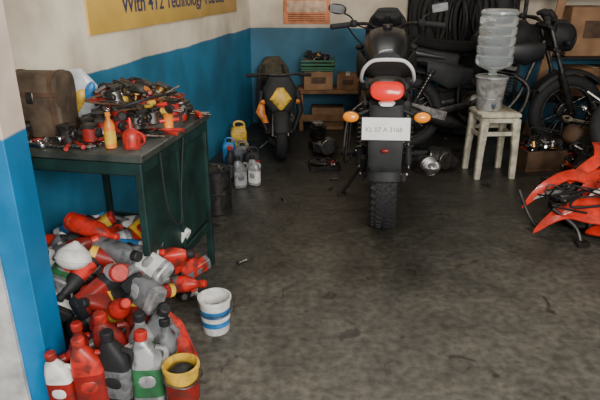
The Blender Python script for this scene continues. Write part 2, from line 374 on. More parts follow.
def slab(name,c,sz,m,rz=0):
    b=B(name,T(c[0],c[1],c[2],rz)); b.box((0,0,0),sz,m,bev=.0001); return b.done()
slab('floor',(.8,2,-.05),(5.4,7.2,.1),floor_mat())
CEIL=mat('ceiling_plaster',(.4,.38,.34),.9)
slab('ceiling',(.8,2.9,2.85),(5.4,5.4,.1),CEIL)
wr=math.atan2(.191,.9816)
dW=Vector((math.sin(wr),math.cos(wr),0)); nW=Vector((math.cos(wr),-math.sin(wr),0))
W0=Vector((-.98,2.74,0))
cw=W0+dW*.78-nW*.075
slab('wall_left',(cw.x,cw.y,1.4),(.15,4.0,2.8),WL,-wr)
slab('wall_back',(1.25,5.48,1.4),(3.9,.15,2.8),WB)
slab('wall_right',(3.2,3.1,1.4),(.15,4.6,2.8),WB)
b=B('pillar',T(-1.16,1.56,0)); b.box((0,0,1.4),(.69,.14,2.8),WP,bev=.02)
b.done()
b=B('trim_doorframe',T(-1.0,1.478,0)); b.box((0,0,1.4),(.22,.02,2.8),mat('doorframe_white',(.6,.6,.58),.5),bev=.1); b.done()

YB=mat('banner_yellow',(.9,.58,.13),.5,var=.15,scale=4)
MW=Matrix.Identity(4)
for i,v in enumerate((dW,Vector((0,0,1)),nW)):
    for k in range(3): MW[k][i]=v[k]
def wallM(y,z,off):
    p=W0+dW*((y-2.74)/dW.y)+nW*off; m=MW.copy(); m.translation=(p.x,p.y,z); return m
b=B('wall_banner',wallM(2.72,1.06,.006))
b.box((1.15,.42,0),(2.32,.84,.008),YB,bev=.05)
b.box((1.15,.30,.005),(2.2,.008,.004),INK,bev=.05)
ban=b.done()
BINK=mat('banner_blue_ink',(.05,.06,.14),.6)
text('With 4T2 Technology 4 Stroke',.32,.085,.13,ban,BINK,'banner_text_line',off=.001)
text('ENGINE OIL',.2,.38,.3,ban,BINK,'banner_text_title')
p=B('wall_poster',T(.06,5.398,1.18,0,math.pi/2))
PO=mat('poster_orange',(.75,.27,.12),.6,var=.3); PC=mat('poster_cream',(.7,.48,.33),.6)
p.box((0,0,0),(.43,.5,.008),PO,bev=.05); p.box((0,-.1,.004),(.36,.1,.004),PC,bev=.05); p.box((0,.1,.004),(.3,.18,.004),RDK,bev=.05)
for i in range(4): p.box((0,-.17-.018*i,.004),(.34,.006,.004),BRN,bev=.05)
p.done()

# ---------------------------------------------------------------- bikes
motorcycle('motorcycle',T(.47,2.95,0,-math.radians(8),0,-.02),BLK,BPL)
motorcycle('motorcycle',T(.86,4.52,0,-math.pi/2+.03,0,0),BPL,BLK,BPL,'wire',False,False)

# ---------------------------------------------------------------- stool + water
st=B('plastic_stool',T(1.36,3.86,0,.06))
st.box((0,0,.445),(.275,.275,.035),CREAMPL,bev=.3)
st.box((0,0,.415),(.255,.255,.05),CREAMPL,bev=.2)
for sx in (-1,1):
    for sy in (-1,1):
        st.loft([((sx*.125,sy*.125,0),(.02,0,0),(0,.02,0),5),((sx*.12,sy*.12,.2),(.022,0,0),(0,.022,0),5),((sx*.108,sy*.108,.42),(.03,0,0),(0,.03,0),5)],CREAMPL,16)
for s in (-1,1):
    st.box((s*.118,0,.3),(.012,.22,.03),CREAMPL); st.box((0,s*.118,.32),(.22,.012,.03),CREAMPL)
st.done()
w=B('water_dispenser',T(1.31,3.86,.4635)@Matrix.Diagonal((.88,.88,.96,1)))
w.lathe([(.0,0),(.085,0),(.095,.01),(.098,.05),(.10,.09),(.112,.17),(.118,.215),(.122,.235),(.11,.24),(.06,.245),(.0,.245)],DISP,seg=32)
w.torus((0,0,.235),.12,.008,.006,SIL); w.torus((0,0,.09),.1,.005,.004,SIL)
w.cyl((0,-.09,.05),(0,-.135,.05),.012,BLU); w.cyl((0,-.13,.065),(0,-.13,.03),.009,GRY)
pr=[(.0,.25),(.03,.25),(.03,.275),(.07,.29),(.125,.315),(.138,.335)]
z=.335
for i in range(5):
    pr+=[(.139,z+.008),(.139,z+.045),(.129,z+.052),(.129,z+.058)]; z+=.064
pr+=[(.138,z+.005),(.136,z+.02),(.12,z+.035),(.09,z+.033),(.0,z+.025)]
w.lathe(pr,WATER,seg=36); w.done()

# ---------------------------------------------------------------- work table
TX,TY=-.745,2.195
tw=B('work_table',T(TX,TY,0,-wr))
tw.box((0,0,.735),(.56,.68,.03),TTOP,bev=.15)
tw.box((0,0,.695),(.54,.66,.05),TGR,bev=.1)
for sx in (-1,1):
    for sy in (-1,1):
        tw.box((sx*.255,sy*.315,.35),(.028,.028,.7),TGR)
tw.box((0,0,.22),(.51,.62,.02),TGR)
for sy in (-1,1): tw.box((0,sy*.315,.22),(.5,.02,.04),TGR)
for sx in (-1,1): tw.box((sx*.255,0,.22),(.02,.62,.04),TGR)
tw.box((.253,.0,.46),(.006,.6,.42),TGR,bev=.1); tw.box((.09,.31,.45),(.30,.006,.44),TGR)
tw.box((.262,.0,.46),(.012,.02,.44),TGR)
tw.sweep([(.282,-.2,.72),(.29,-.19,.5),(.295,-.1,.4),(.29,-.05,.55),(.282,.02,.72)],.003,RUB,6,sm=5)
tw.done()
TT=T(TX,TY,.751,-wr)

def bottle(b,M,body,label,cap,kind=0,s=1):
    old=b.M; b.M=old@M@Matrix.Scale(s,4)
    if kind==0:
        b.loft([((0,0,0),(.038,0,0),(0,.024,0),4),((0,0,.006),(.045,0,0),(0,.03,0),4),((0,0,.13),(.045,0,0),(0,.03,0),4),((-.004,0,.16),(.040,0,0),(0,.028,0),3.5),((-.014,0,.19),(.026,0,0),(0,.02,0),2.5),((-.016,0,.203),(.016,0,0),(0,.015,0),2)],body,20)
        b.loft([((0,0,.025),(.0455,0,0),(0,.0305,0),4),((0,0,.12),(.0455,0,0),(0,.0305,0),4)],label,20,cap=False)
        b.ell((0,-.0285,.08),(.026,.004,.022),body,n=2.4,seg=14,rg=6); b.ell((0,.0285,.08),(.026,.004,.022),body,n=2.4,seg=14,rg=6)
        b.sweep([(.024,0,.178),(.048,0,.172),(.053,0,.15),(.044,0,.12)],.008,body,8,sm=4)
        b.cyl((-.016,0,.203),(-.016,0,.233),.019,cap,seg=14)
    elif kind==1:
        b.lathe([(0,0),(.032,0),(.036,.005),(.036,.13),(.033,.15),(.017,.18),(.014,.19),(.014,.2)],body,seg=20)
        b.lathe([(.0365,.03),(.0365,.11)],label,seg=20)
        b.cyl((0,0,.198),(0,0,.225),.017,cap,seg=14)
        b.torus((0,0,.02),.0355,.003,.0015,body)
    elif kind==2:
        b.loft([((0,0,0),(.06,0,0),(0,.045,0),5),((0,0,.01),(.068,0,0),(0,.05,0),5),((0,0,.17),(.068,0,0),(0,.05,0),5),((0,0,.2),(.058,0,0),(0,.042,0),4),((0,0,.215),(.03,0,0),(0,.025,0),2.5)],body,20)
        b.loft([((0,0,.03),(.0688,0,0),(0,.0508,0),5),((0,0,.15),(.0688,0,0),(0,.0508,0),5)],label,20,cap=False)
        b.sweep([(-.03,0,.195),(-.035,0,.24),(.0,0,.255),(.045,0,.24),(.05,0,.195)],.009,body,8,sm=4)
        b.cyl((.0,0,.21),(0,0,.235),.022,cap,seg=14)
    b.M=old

def tool(b,M,kind):
    old=b.M;b.M=old@M
    if kind==0:
        b.box((0,0,0),(.13,.014,.006),CHR); b.torus((-.07,0,0),.013,.005,.005,CHR,n=3,seg=16,k=8)
        b.box((.072,.011,0),(.03,.008,.007),CHR,(0,0,.3)); b.box((.072,-.011,0),(.03,.008,.007),CHR,(0,0,-.3)); b.box((.06,0,0),(.014,.026,.007),CHR)
    elif kind==1:
        b.cyl((0,0,0),(.1,0,0),.0035,CHR,seg=8); b.loft([((-.09,0,0),(0,.008,0),(0,0,.008),2),((-.07,0,0),(0,.014,0),(0,0,.014),3),((-.02,0,0),(0,.011,0),(0,0,.011),3),((0,0,0),(0,.006,0),(0,0,.006),2)],random.choice([RED,RDK,BPL,YEL]),10)
    elif kind==2:
        q=random.choice([STL,STL,DRK,BRS])
        b.torus((0,0,0),.035,.004,.014,q,n=4,seg=28,k=8)
        for i in range(14):
            a=i*2*math.pi/14; b.box((.052*math.cos(a),.052*math.sin(a),0),(.012,.009,.006),q,(0,0,a))
        b.cyl((0,0,-.008),(0,0,.008),.018,DRK)
    elif kind==3:
        for s in (-1,1):
            b.sweep([(-.09,s*.028,0),(-.05,s*.02,0),(0,0,0),(.03,-s*.008,0),(.05,-s*.002,0)],lambda t:.008-.004*t,RED,8,sm=4)
        b.cyl((0,0,-.007),(0,0,.007),.012,STL)
    elif kind==4:
        q=random.choice([STL,DRK,DRK,BRS,RDK])
        b.cyl((0,0,-.02),(0,0,.03),.028,q); b.cyl((-.04,0,.01),(.04,0,.01),.018,DRK); b.box((0,0,.035),(.05,.05,.014),DRK); b.cyl((0,.02,.0),(.0,.05,.0),.012,CHR)
    elif kind==5:
        b.cyl((0,0,0),(.05,0,0),.006,STL,seg=8); b.cyl((-.008,0,0),(0,0,0),.012,STL,seg=6)
    b.M=old

hp=B('tool_and_parts_heap',TT)
def heap(b,cx,cy,rx,ry,h,m,seg=28,rg=8,seed=0):
    rr=random.Random(seed); R=[]
    ph=[rr.uniform(0,6.28) for _ in range(5)]
    for i in range(rg+1):
        t=i/rg; k=math.cos(t*math.pi/2)**.8 if t<1 else .01; zz=h*math.sin(t*math.pi/2)
        R.append([(cx+rx*k*math.cos(a)*(1+.13*math.sin(3*a+ph[0])+.07*math.sin(7*a+ph[1]+t*3)),cy+ry*k*math.sin(a)*(1+.1*math.sin(4*a+ph[2])),zz*(1+.12*math.sin(5*a+ph[3]+t*5))) for a in [2*math.pi*j/seg for j in range(seg)]])
    b.rings(R,m)
heap(hp,.05,.08,.19,.20,.095,CLOTH,seed=3)
for i in range(140):
    x=rnd(-.22,.24); y=rnd(-.30,.29)
    if x<-.04 and y<.14 and y>-.25: continue
    if x>.05 and y<-.17: continue
    d=((x-.05)/.19)**2+((y-.08)/.20)**2
    zz=.014+ (.10*math.sqrt(max(0,1-d)) if d<1 else 0)
    k=random.choice([0,1,1,2,3,3,4,4,5,4,5])
    tl=.5 if d<.8 else 0
    tool(hp,T(x,y,zz+(.022 if k==4 else 0),rnd(0,6.3),rnd(-tl,tl),rnd(-tl,tl)),k)
for (x,y,z,m) in ((.03,.2,.13,RED),(.12,.04,.11,RED),(-.02,.18,.11,WHT),(.16,.2,.08,RDK),(0,.25,.09,OLV),(.19,.1,.07,RED),(.04,-.06,.09,RDK),(.1,.24,.08,RED),(.08,.13,.13,ORG),(.0,.05,.12,BRN),(.14,-.05,.08,SIL),(.05,.0,.11,YEL)):
    hp.ell((x,y,z),(rnd(.025,.045),.024,.018),m,(.2,.3,rnd(0,3)),2.6)
for (x,y,h,r,m) in ((.215,.2,.07,.025,DRK),(.17,.26,.09,.03,RDK),(.10,.29,.1,.03,STL),(.22,.06,.05,.022,BRN),(.02,.30,.11,.028,WHT),(.235,.0,.06,.02,ORG)):
    hp.lathe([(0,0),(r,0),(r,h*.05),(r*.94,h*.08),(r*.94,h*.92),(r,h*.95),(r,h),(r*.85,h),(r*.85,h*.93),(0,h*.93)],m,T(x,y,.001),20)
for i in range(16):
    hp.sweep([(rnd(-.05,.22),rnd(-.15,.28),.05+.09*rnd(0,1)) for _ in range(5)],rnd(.003,.006),random.choice([RUB,STL,RDK,BPL,BRN,RED]),6,sm=6)
for (x,y,a) in ((-.16,-.31,.1),(-.1,-.30,-.15),(-.02,-.31,.05),(-.17,-.28,.3),(-.05,-.27,.2),(.0,-.24,-.2)):
    hp.M=Matrix.Scale(1.25,4)@T(x/1.25,y/1.25,.008,a); tool(hp,Matrix(),0); hp.M=Matrix()
hp.done()
# old brown box with domed lid
bg=B('old_tool_box',TT@T(-.195,-.15,0.001,.12)@Matrix.Diagonal((.9,.9,1,1)))
bg.box((0,0,.085),(.225,.165,.17),BOXM,bev=.06)
bg.loft([((-.112,0,.165),(0,.083,0),(0,0,.075),3),((.112,0,.165),(0,.083,0),(0,0,.075),3)],BOXM,28)
for xx in (-.085,.085):
    bg.loft([((xx-.008,0,.165),(0,.086,0),(0,0,.078),3),((xx+.008,0,.165),(0,.086,0),(0,0,.078),3)],BRN,28)
    bg.box((xx,-.084,.085),(.016,.005,.165),BRN)
bg.box((0,-.084,.165),(.225,.008,.014),BRN); bg.box((.0,-.088,.155),(.03,.010,.04),STL,bev=.3)
bg.done()
pk=B('plastic_packet',TT@T(-.15,.06,0.001,.3))
pk.loft([((0,0,0),(.06,0,0),(0,.03,0),3),((0,0,.06),(.066,0,0),(0,.035,0),2.6),((.0,0,.15),(.06,0,0),(0,.022,0),2.6),((-.03,0,.22),(.035,0,0),(0,.006,0),2.4)],POLY,20)
pk.ell((-.02,-.028,.09),(.025,.015,.06),YEL,(0,.5,0)); pk.ell((.03,-.024,.13),(.02,.015,.045),BLU,(0,.4,0)); pk.done()
def one_bottle(name,M,*a,**k):
    b=B(name,M); bottle(b,Matrix(),*a,**k); return b.done()
one_bottle('oil_can',TT@T(.135,-.27,0.001),ORG,YEL,ORG,1,.56)
b=B('oil_can',TT@T(.21,-.26,0.001)@Matrix.Scale(.8,4)); b.lathe([(0,0),(.036,0),(.038,.005),(.038,.06),(.03,.075),(.012,.09),(.008,.12),(.004,.135),(0,.136)],RED,seg=22); b.sweep([(.036,0,.015),(.06,0,.03),(.055,0,.06),(.03,0,.075)],.005,RED,8,sm=4); b.done()

# ---------------------------------------------------------------- bottle pile
bp=B('oil_bottle_pile',T(0,0,0))
bods=[(RED,GRY,RED),(RDK,YEL,BPL),(GRY,SIL,RED),(GRY,GRN,BPL),(BPL,RDK,RED),(YEL,RDK,BPL),(RED,WHT,BPL),(GRY,RED,GRY),(BPL,GRN,BPL),(RED,YEL,BPL),(DRK,GRY,RED),(WHT,GRY,RED),(BPL,WHT,BPL),(BPL,GRY,GRY),(DRK,YEL,BPL),(DRK,DRK,BPL),(SIL,WHT,BPL),(RED,RED,RED),(BPL,RED,BPL),(WHT,RED,RED),(WHT,BLU,BLU)]
def sm(t): t=max(0,min(1,t)); return t*t*(3-2*t)
def hgt(x,y): return .40*sm((-.30-x)/.38)*sm((y-1.40)/.42)
heap(bp,-.72,1.93,.2,.2,.24,CLOTH,seed=5)
def lie(x,y,z,yaw,pitch,roll,bd,kind=0,s=1):
    M=Matrix.Translation((x,y,z))@Euler((0,0,yaw)).to_matrix().to_4x4()@Euler((0,pitch,0)).to_matrix().to_4x4()@Euler((0,0,roll)).to_matrix().to_4x4()@Matrix.Translation((0,0,-.1))
    bottle(bp,M,*bd,kind=kind,s=s)
y=1.60
while y<2.18:
    x=-.93
    while x<-.43:
        if not(x<-.72 and y<1.75) and not(x>-.51 and y>1.74 and y<2.02):
            h=hgt(x,y); z=.045
            tops=[]
            while z<h-.01 or z<.05:
                tops.append(z); z+=.07
            for z in tops[-3:]:
                lie(x+rnd(-.03,.03),y+rnd(-.03,.03),z+rnd(-.005,.02),rnd(0,6.28),math.pi/2+rnd(-.45,.45),rnd(0,3),random.choice(bods),random.choice([0,0,0,1,1]),rnd(.75,1.0))
        x+=.085
    y+=.08
lie(-.80,1.95,.42,-.35,1.75,.3,(RED,RED,RED),1,1.0)
lie(-.86,1.84,.36,.4,1.3,.3,(RDK,GRY,RED),0)
lie(-.68,1.84,.37,-.6,1.5,.2,(GRY,GRY,BPL),0,1.05)
lie(-.55,1.98,.27,.1,1.5,.3,(RED,RDK,BPL),0,1.0)
lie(-.51,2.05,.12,-.2,1.45,.3,(RED,GRY,RED),1)
lie(-.57,1.74,.28,2.5,1.3,.3,(SIL,GRY,RED),0,1.15)
lie(-.70,1.70,.29,.9,1.25,.2,(BPL,RDK,RED),0)
lie(-.74,1.74,.20,1.2,1.2,.2,(DRK,GRY,RED),0)
lie(-.63,1.66,.24,-.9,.9,.2,(RED,YEL,RED),1)
lie(-.50,1.64,.14,-.5,.5,.2,(GRY,SIL,BPL),0,1.1)
lie(-.43,1.66,.12,-.3,-.35,.2,(RED,RED,BPL),1,1.1)
bp.lathe([(.062,0),(.064,.004),(.055,.028),(.03,.05),(.012,.062),(.009,.066),(.006,.066),(.008,.06),(.05,.024),(.06,0)],WHT,T(-.80,1.76,.385,0,-.3,.2),24)
bp.ell((-.80,1.757,.392),(.06,.058,.04),WHT,(-.3,.2,0))
F=[(-.765,1.462,0,(WHT,RDK,RED),0,.93),(-.678,1.48,.2,(RED,RDK,RED),0,1.12),(-.595,1.50,-.2,(BPL,GRY,BPL),0,1.15),(-.50,1.50,.1,(SIL,GRN,RED),0,1.12),
   (-.64,1.60,.5,(RDK,GRY,RED),0,1.2),(-.545,1.61,-.4,(SIL,WHT,BPL),1,1.22),(-.73,1.57,.1,(RDK,BPL,RED),1,1.1),(-.465,1.60,1.0,(GRY,YEL,BPL),1,1.1)]
for x,y,rz,bd,k,s in F:
    bottle(bp,T(x,y,0,rz,rnd(-.05,.05),rnd(-.05,.06)),*bd,kind=k,s=s)
bp.done()
tb=B('grease_tub',T(-.38,1.47,0,.4))
tb.lathe([(0,0),(.046,0),(.05,.005),(.055,.15),(.057,.152)],YEL,seg=28); tb.lathe([(.0525,.03),(.0553,.115)],RDK,seg=28)
tb.lathe([(.057,.15),(.06,.152),(.06,.162),(.052,.166),(.05,.15),(.048,.12),(0,.12)],YEL,seg=28)
tb.sweep([(-.057,0,.14),(-.055,-.04,.13),(0,-.07,.12),(.055,-.04,.13),(.057,0,.14)],.003,STL,6,sm=5)
tb.ell((0,0,.13),(.045,.04,.03),DRK); tb.done()
bk=B('paint_bucket',T(-.335,1.90,0,.3))
bk.lathe([(0,0),(.05,0),(.053,.004),(.062,.14),(.066,.142),(.066,.152),(.061,.152),(.059,.142),(.051,.02),(0,.018)],WHT,seg=32)
bk.lathe([(.0558,.035),(.0608,.11)],BLU,seg=32)
bk.lathe([(.0575,.06),(.0592,.08)],WHT,seg=32)
bk.lathe([(0,.085),(.056,.085)],GRY,seg=32)
bk.sweep([(-.066,0,.135),(-.06,-.05,.11),(0,-.08,.10),(.06,-.05,.11),(.066,0,.135)],.0025,STL,6,sm=5); bk.done()

# ---------------------------------------------------------------- back-left clutter
def tyre(name,M,R=.28,a=.05):
    b=B(name,M); b.torus((0,0,a),R-.05,a,.05,RUB,n=2.5,seg=48,k=14)
    for i in range(40):
        q=i*2*math.pi/40; b.box((math.cos(q)*(R-.001),math.sin(q)*(R-.001),a),(.008,.02,a*1.0),RUB,(0,0,q))
    return b.done()
def carton(name,M,sz,m=CARD,tape=True):
    b=B(name,M); b.box((0,0,sz[2]/2),sz,m,bev=.03)
    if tape: b.box((0,0,sz[2]+.001),(.04,sz[1]*.98,.003),CREAMPL)
    b.box((0,-sz[1]/2-.001,sz[2]*.55),(sz[0]*.5,.003,sz[2]*.35),BRN if tape else GRN)
    return b.done()
rk=B('storage_bench',T(.29,5.22,0))
rk.box((0,0,.36),(.62,.34,.03),WOOD)
for sx in(-1,1):
    for sy in (-1,1): rk.box((sx*.28,sy*.14,.175),(.04,.04,.35),WOOD)
rk.box((0,-.14,.12),(.56,.02,.06),WOOD); rk.done()
carton('carton',T(.16,5.2,.376,.05),(.26,.24,.16))
carton('carton',T(.44,5.2,.376,-.08),(.2,.24,.13),WOOD)
carton('carton',T(.26,5.22,.0,-.02),(.3,.22,.2),CARD,False)
gc=B('parts_crate',T(.16,5.19,.541))
GRC=mat('green_crate',(.03,.14,.07),.5)
gc.box((0,0,.01),(.3,.2,.02),GRC)
for s in (-1,1):
    for k in range(3): gc.box((0,s*.1,.03+.03*k),(.3,.008,.018),GRC); gc.box((s*.15,0,.03+.03*k),(.008,.2,.018),GRC)
for i in range(18): tool(gc,T(rnd(-.1,.1),rnd(-.06,.06),.06+rnd(0,.07),rnd(0,6),rnd(-.6,.6)),random.choice([2,4,4,3,0]))
gc.done()
sc=B('scooter',T(-.15,4.22,0,.10)@Matrix.Scale(.8,4))
wheel(sc,0,.22,.22,.055,'alloy',0,STL,False)
wheel(sc,.82,.22,.22,.055,'alloy',0,STL,False)
arc_sheet(sc,0,.22,.29,-1.1,1.2,.075,BPL,.03)
for s in (-1,1): sc.cyl((s*.075,0,.22),(s*.06,.14,.62),.016,STL)
sc.loft([((0,-.06,.46),(.08,0,0),(0,.02,0),2.4),((0,-.03,.56),(.15,0,0),(0,.05,0),2.6),((0,.02,.68),(.16,0,0),(0,.05,0),2.4),((0,.07,.78),(.10,0,0),(0,.04,0),2.2)],BPL,24)
sc.loft([((0,-.10,.50),(.015,0,0),(0,.015,0),2),((0,-.105,.60),(.105,0,0),(0,.025,0),2),((0,-.07,.70),(.03,0,0),(0,.015,0),2)],YEL,20)
sc.loft([((-.14,.0,.36),(.03,0,0),(0,.02,0),2),((-.19,.0,.46),(.045,0,0),(0,.02,0),2),((-.17,.04,.56),(.02,0,0),(0,.015,0),2)],ORG,16)
for s in (-1,1):
    sc.loft([((s*.13,.05,.28),(.02,0,0),(0,.04,0),2.5),((s*.2,.08,.45),(.03,0,0),(0,.03,0),2.5),((s*.17,.10,.64),(.025,0,0),(0,.03,0),2.5)],BPL,14)
    sc.ell((s*.16,-.02,.56),(.03,.02,.022),ORG)
sc.box((0,.38,.22),(.3,.45,.05),DRK,bev=.3); sc.box((0,.32,.12),(.2,.3,.14),STL,bev=.3)
sc.loft([((0,.5,.36),(.10,0,0),(0,0,.12),2.6),((0,.75,.45),(.16,0,0),(0,0,.15),2.6),((0,1.02,.5),(.10,0,0),(0,0,.08),2.4)],BPL,22)
sc.loft([((0,.45,.58),(.10,0,0),(0,0,.03),2.6),((0,.75,.62),(.14,0,0),(0,0,.05),2.6),((0,1.0,.63),(.10,0,0),(0,0,.03),2.4)],SEAT,20)
sc.sweep([(-.3,.16,.78),(-.15,.10,.80),(0,.09,.79),(.15,.10,.80),(.3,.16,.78)],.013,DRK,8,sm=4)
for s in (-1,1): sc.cyl((s*.2,.12,.79),(s*.31,.165,.78),.019,RUB)
sc.cyl((.16,.6,.25),(.18,.98,.28),.045,STL); sc.sweep([(-.05,.4,.12),(-.14,.36,.05),(-.2,.34,.01)],.012,DRK,8)
sc.done()
en=B('motorcycle_engine',T(.18,4.34,0,.4)@Matrix.Scale(.6,4))
en.box((0,0,.12),(.34,.26,.22),STL,bev=.25); en.cyl((0,-.17,.13),(0,.16,.13),.1,ALU,seg=28); en.cyl((.1,-.15,.11),(.1,.16,.11),.07,STL,seg=24)
for i in range(8): en.box((-.07,0,.24+i*.02),(.18,.17,.009),DRK,(0,-.1,0),.1)
en.box((-.08,0,.42),(.13,.14,.06),ALU,bev=.25)
en.done()
sk=B('backpack',T(-.25,5.28,.0,.1)@Matrix.Diagonal((.85,.6,.9,1)))
sk.loft([((0,0,0),(.17,0,0),(0,.11,0),3.5),((0,0,.3),(.19,0,0),(0,.13,0),3),((0,0,.6),(.17,0,0),(0,.11,0),3),((0,0,.72),(.08,0,0),(0,.05,0),2.4)],OLV,26)
sk.box((0,-.13,.3),(.22,.05,.25),BRN,bev=.4); sk.sweep([(-.1,-.12,.65),(-.13,-.16,.45),(-.1,-.14,.15)],.015,BPL,8,sm=5); sk.sweep([(.1,-.12,.65),(.13,-.16,.45),(.1,-.14,.15)],.015,BPL,8,sm=5); sk.done()
def jerry(name,M,m,s=1):
    b=B(name,M); bottle(b,Matrix(),m,m,BPL,2,s); return b.done()
jerry('jerry_can',T(-.50,4.44,0,.2),YEL,.95)
jerry('jerry_can',T(-.54,4.12,0,.1),BLU,.75)
jerry('jerry_can',T(-.42,3.94,0,-.3),GRY,.85)
one_bottle('oil_bottle',T(-.40,3.55,0,.3),GRY,SIL,BPL,0,.95)
one_bottle('oil_bottle',T(-.31,3.60,0,-.5),SIL,WHT,BPL,0,.9)
one_bottle('oil_bottle',T(-.48,3.70,0,.3),BPL,GRY,RED,1,1.1)
one_bottle('oil_bottle',T(-.34,3.78,0,.3),BPL,RDK,BPL,2,.85)
cr=B('metal_drum',T(-.50,3.14,0)@Matrix.Scale(.85,4))
cr.lathe([(0,0),(.10,0),(.105,.006),(.105,.15),(.11,.155),(.105,.16),(.105,.31),(.11,.316),(.1,.31),(0,.30)],DRK,seg=30); cr.cyl((.04,.02,.30),(.04,.02,.318),.018,STL); cr.sweep([(-.05,-.02,.30),(-.05,-.02,.35),(.03,-.04,.35),(.03,-.04,.30)],.005,STL,6,sm=4); cr.done()
for i,(x,y,a,k) in enumerate([(.22,3.70,.3,5),(.2,3.5,1.2,5),(-.1,3.3,2,5),(-.30,2.45,.7,5)]):
    q=B(['spanner','screwdriver','gear','pliers','carburettor','bolt'][k],T(x,y,.008,a)); tool(q,Matrix(),k); q.done()
ts=B('small_parts_tray',T(.18,3.98,0,.1)); ts.box((0,0,.006),(.22,.16,.012),DRK)
for s in (-1,1): ts.box((0,s*.08,.02),(.22,.006,.03),DRK); ts.box((s*.11,0,.02),(.006,.16,.03),DRK)
for i in range(9): tool(ts,T(rnd(-.06,.06),rnd(-.04,.04),.025+(.02),rnd(0,6)),random.choice([2,4,5]))
ts.done()

# ---------------------------------------------------------------- right clutter
sr=B('storage_rack',T(2.52,5.22,0))
for sx in(-1,1):
    for sy in (-1,1): sr.box((sx*.58,sy*.14,.6),(.03,.03,1.2),DRK)
for z in (.3,.66,1.18): sr.box((0,0,z),(1.2,.32,.02),DRK)
sr.done()
carton('carton',T(2.16,5.22,.672),(.3,.26,.26),BPL); carton('carton',T(2.60,5.22,.672,.0),(.5,.27,.42),CARD)
carton('carton',T(2.17,5.22,1.192),(.3,.26,.3),WOOD); carton('carton',T(2.65,5.22,1.192),(.42,.26,.36)); carton('carton',T(2.65,5.22,.312),(.4,.26,.26),WOOD)
pl=B('wooden_plank',T(2.05,4.98,0,0,0,.14)); pl.box((0,.0,.65),(.07,.02,1.3),CARD,(-.06,0,0),.1); pl.done()
# black sheet hung on the wall with tangled inner tubes and cables
tbk=B('hanging_inner_tubes',T(1.40,5.37,0))
R=[]
for i in range(25):
    x=-.42+1.0*i/24; o=.012*math.sin(i*1.7)+.008*math.sin(i*.7)
    R.append([(x,-.015+o,1.27),(x+.01,-.02+o*1.3,.95),(x-.01,-.02+o*1.6,.45+.05*math.sin(i*.9)),(x-.01,-.008+o*1.6,.45+.05*math.sin(i*.9)),(x+.01,-.008+o*1.3,.95),(x,-.003+o,1.27)])
tbk.rings(R,BPL)
for i in range(16):
    x0=rnd(-.38,.5); w_=rnd(.04,.12); h_=rnd(.3,.65)
    tbk.sweep([(x0,-.05-.006*i,1.25),(x0-w_,-.05-.006*i,1.25-h_*.4),(x0-w_*rnd(.2,1),-.05-.006*i,1.25-h_),(x0+w_*rnd(.2,1),-.05-.006*i,1.25-h_*1.05),(x0+w_,-.05-.006*i,1.25-h_*.45)],rnd(.007,.022),random.choice([RUB,BPL,DRK,RUB]),8,True,5)
tbk.box((.08,.0,1.27),(1.04,.03,.04),WOOD)
for i in range(7): tbk.cyl((-.38+.14*i,-.0,1.26),(-.38+.14*i,-.13,1.27),.006,STL,seg=8)
tbk.done()
for i in range(5): tyre('spare_tyre',T(1.45+rnd(-.02,.02),5.10+rnd(-.005,.005),.1*i*1.02),.22,.05)
sh=B('scrap_parts_heap',T(2.27,3.78,0))
heap(sh,.1,.05,.42,.34,.48,DRK,seed=9,seg=36,rg=10)
def hh(x,y,cx=.1,cy=.05,r=.4,h=.48):
    d=((x-cx)/r)**2+((y-cy)/r)**2; return h*math.sqrt(max(0,1-d))
sh.torus((-.10,-.14,.36),.20,.05,.05,RUB,(1.05,.25,0),2.4,44,12); sh.torus((-.10,-.14,.36),.155,.035,.012,STL,(1.05,.25,0),3,36,8)
sh.torus((.25,-.08,.60),.22,.045,.05,RUB,(.7,-.4,0),2.4,44,12)
for i in range(70):
    a=rnd(math.pi*.75,math.pi*1.9); r=rnd(.05,.42); x=.1+r*math.cos(a); y=.05+.82*r*math.sin(a); z=hh(x,y)+.03
    k=random.choice([2,4,4,4,0,5,3]); sh.M=T(x,y,z+.02,rnd(0,6),rnd(-.6,.6),rnd(-.6,.6))@Matrix.Scale(rnd(1.2,2.2),4); tool(sh,Matrix(),k); sh.M=Matrix()
for (x,y,z,r,m,rot) in ((-.2,-.05,.35,(.12,.06,.05),BPL,(0,.5,.4)),(.05,-.28,.3,(.14,.08,.05),BLK,(.3,.3,1)),(.3,-.26,.35,(.13,.07,.06),BPL,(.2,-.4,.3)),(.1,.0,.58,(.18,.1,.05),BLK,(.2,.3,.8)),(-.25,.15,.25,(.12,.1,.08),BRN,(0,.3,.3)),(-.1,-.32,.1,(.08,.06,.1),BRN,(0,0,0)),(.15,-.32,.12,(.12,.07,.1),DRK,(0,0,.3))):
    sh.ell((x,y,z),r,m,rot,2.8)
for i in range(20):
    a=rnd(3,5.5); sh.sweep([(.1+.40*math.cos(a+.3*j)*rnd(.6,1.1),.05+.34*math.sin(a+.3*j)*rnd(.7,1.1),max(.03,rnd(.1,.6))) for j in range(4)],rnd(.004,.011),random.choice([RUB,STL,DRK,BPL]),7,sm=6)
for i in range(6): bottle(sh,T(-.46+.12*i,-.38+rnd(-.03,.03),0,rnd(0,6)),random.choice([BPL,DRK,GRY]),random.choice([BRN,GRY,RDK]),BPL,kind=random.choice([0,1]),s=.9)
sh.done()
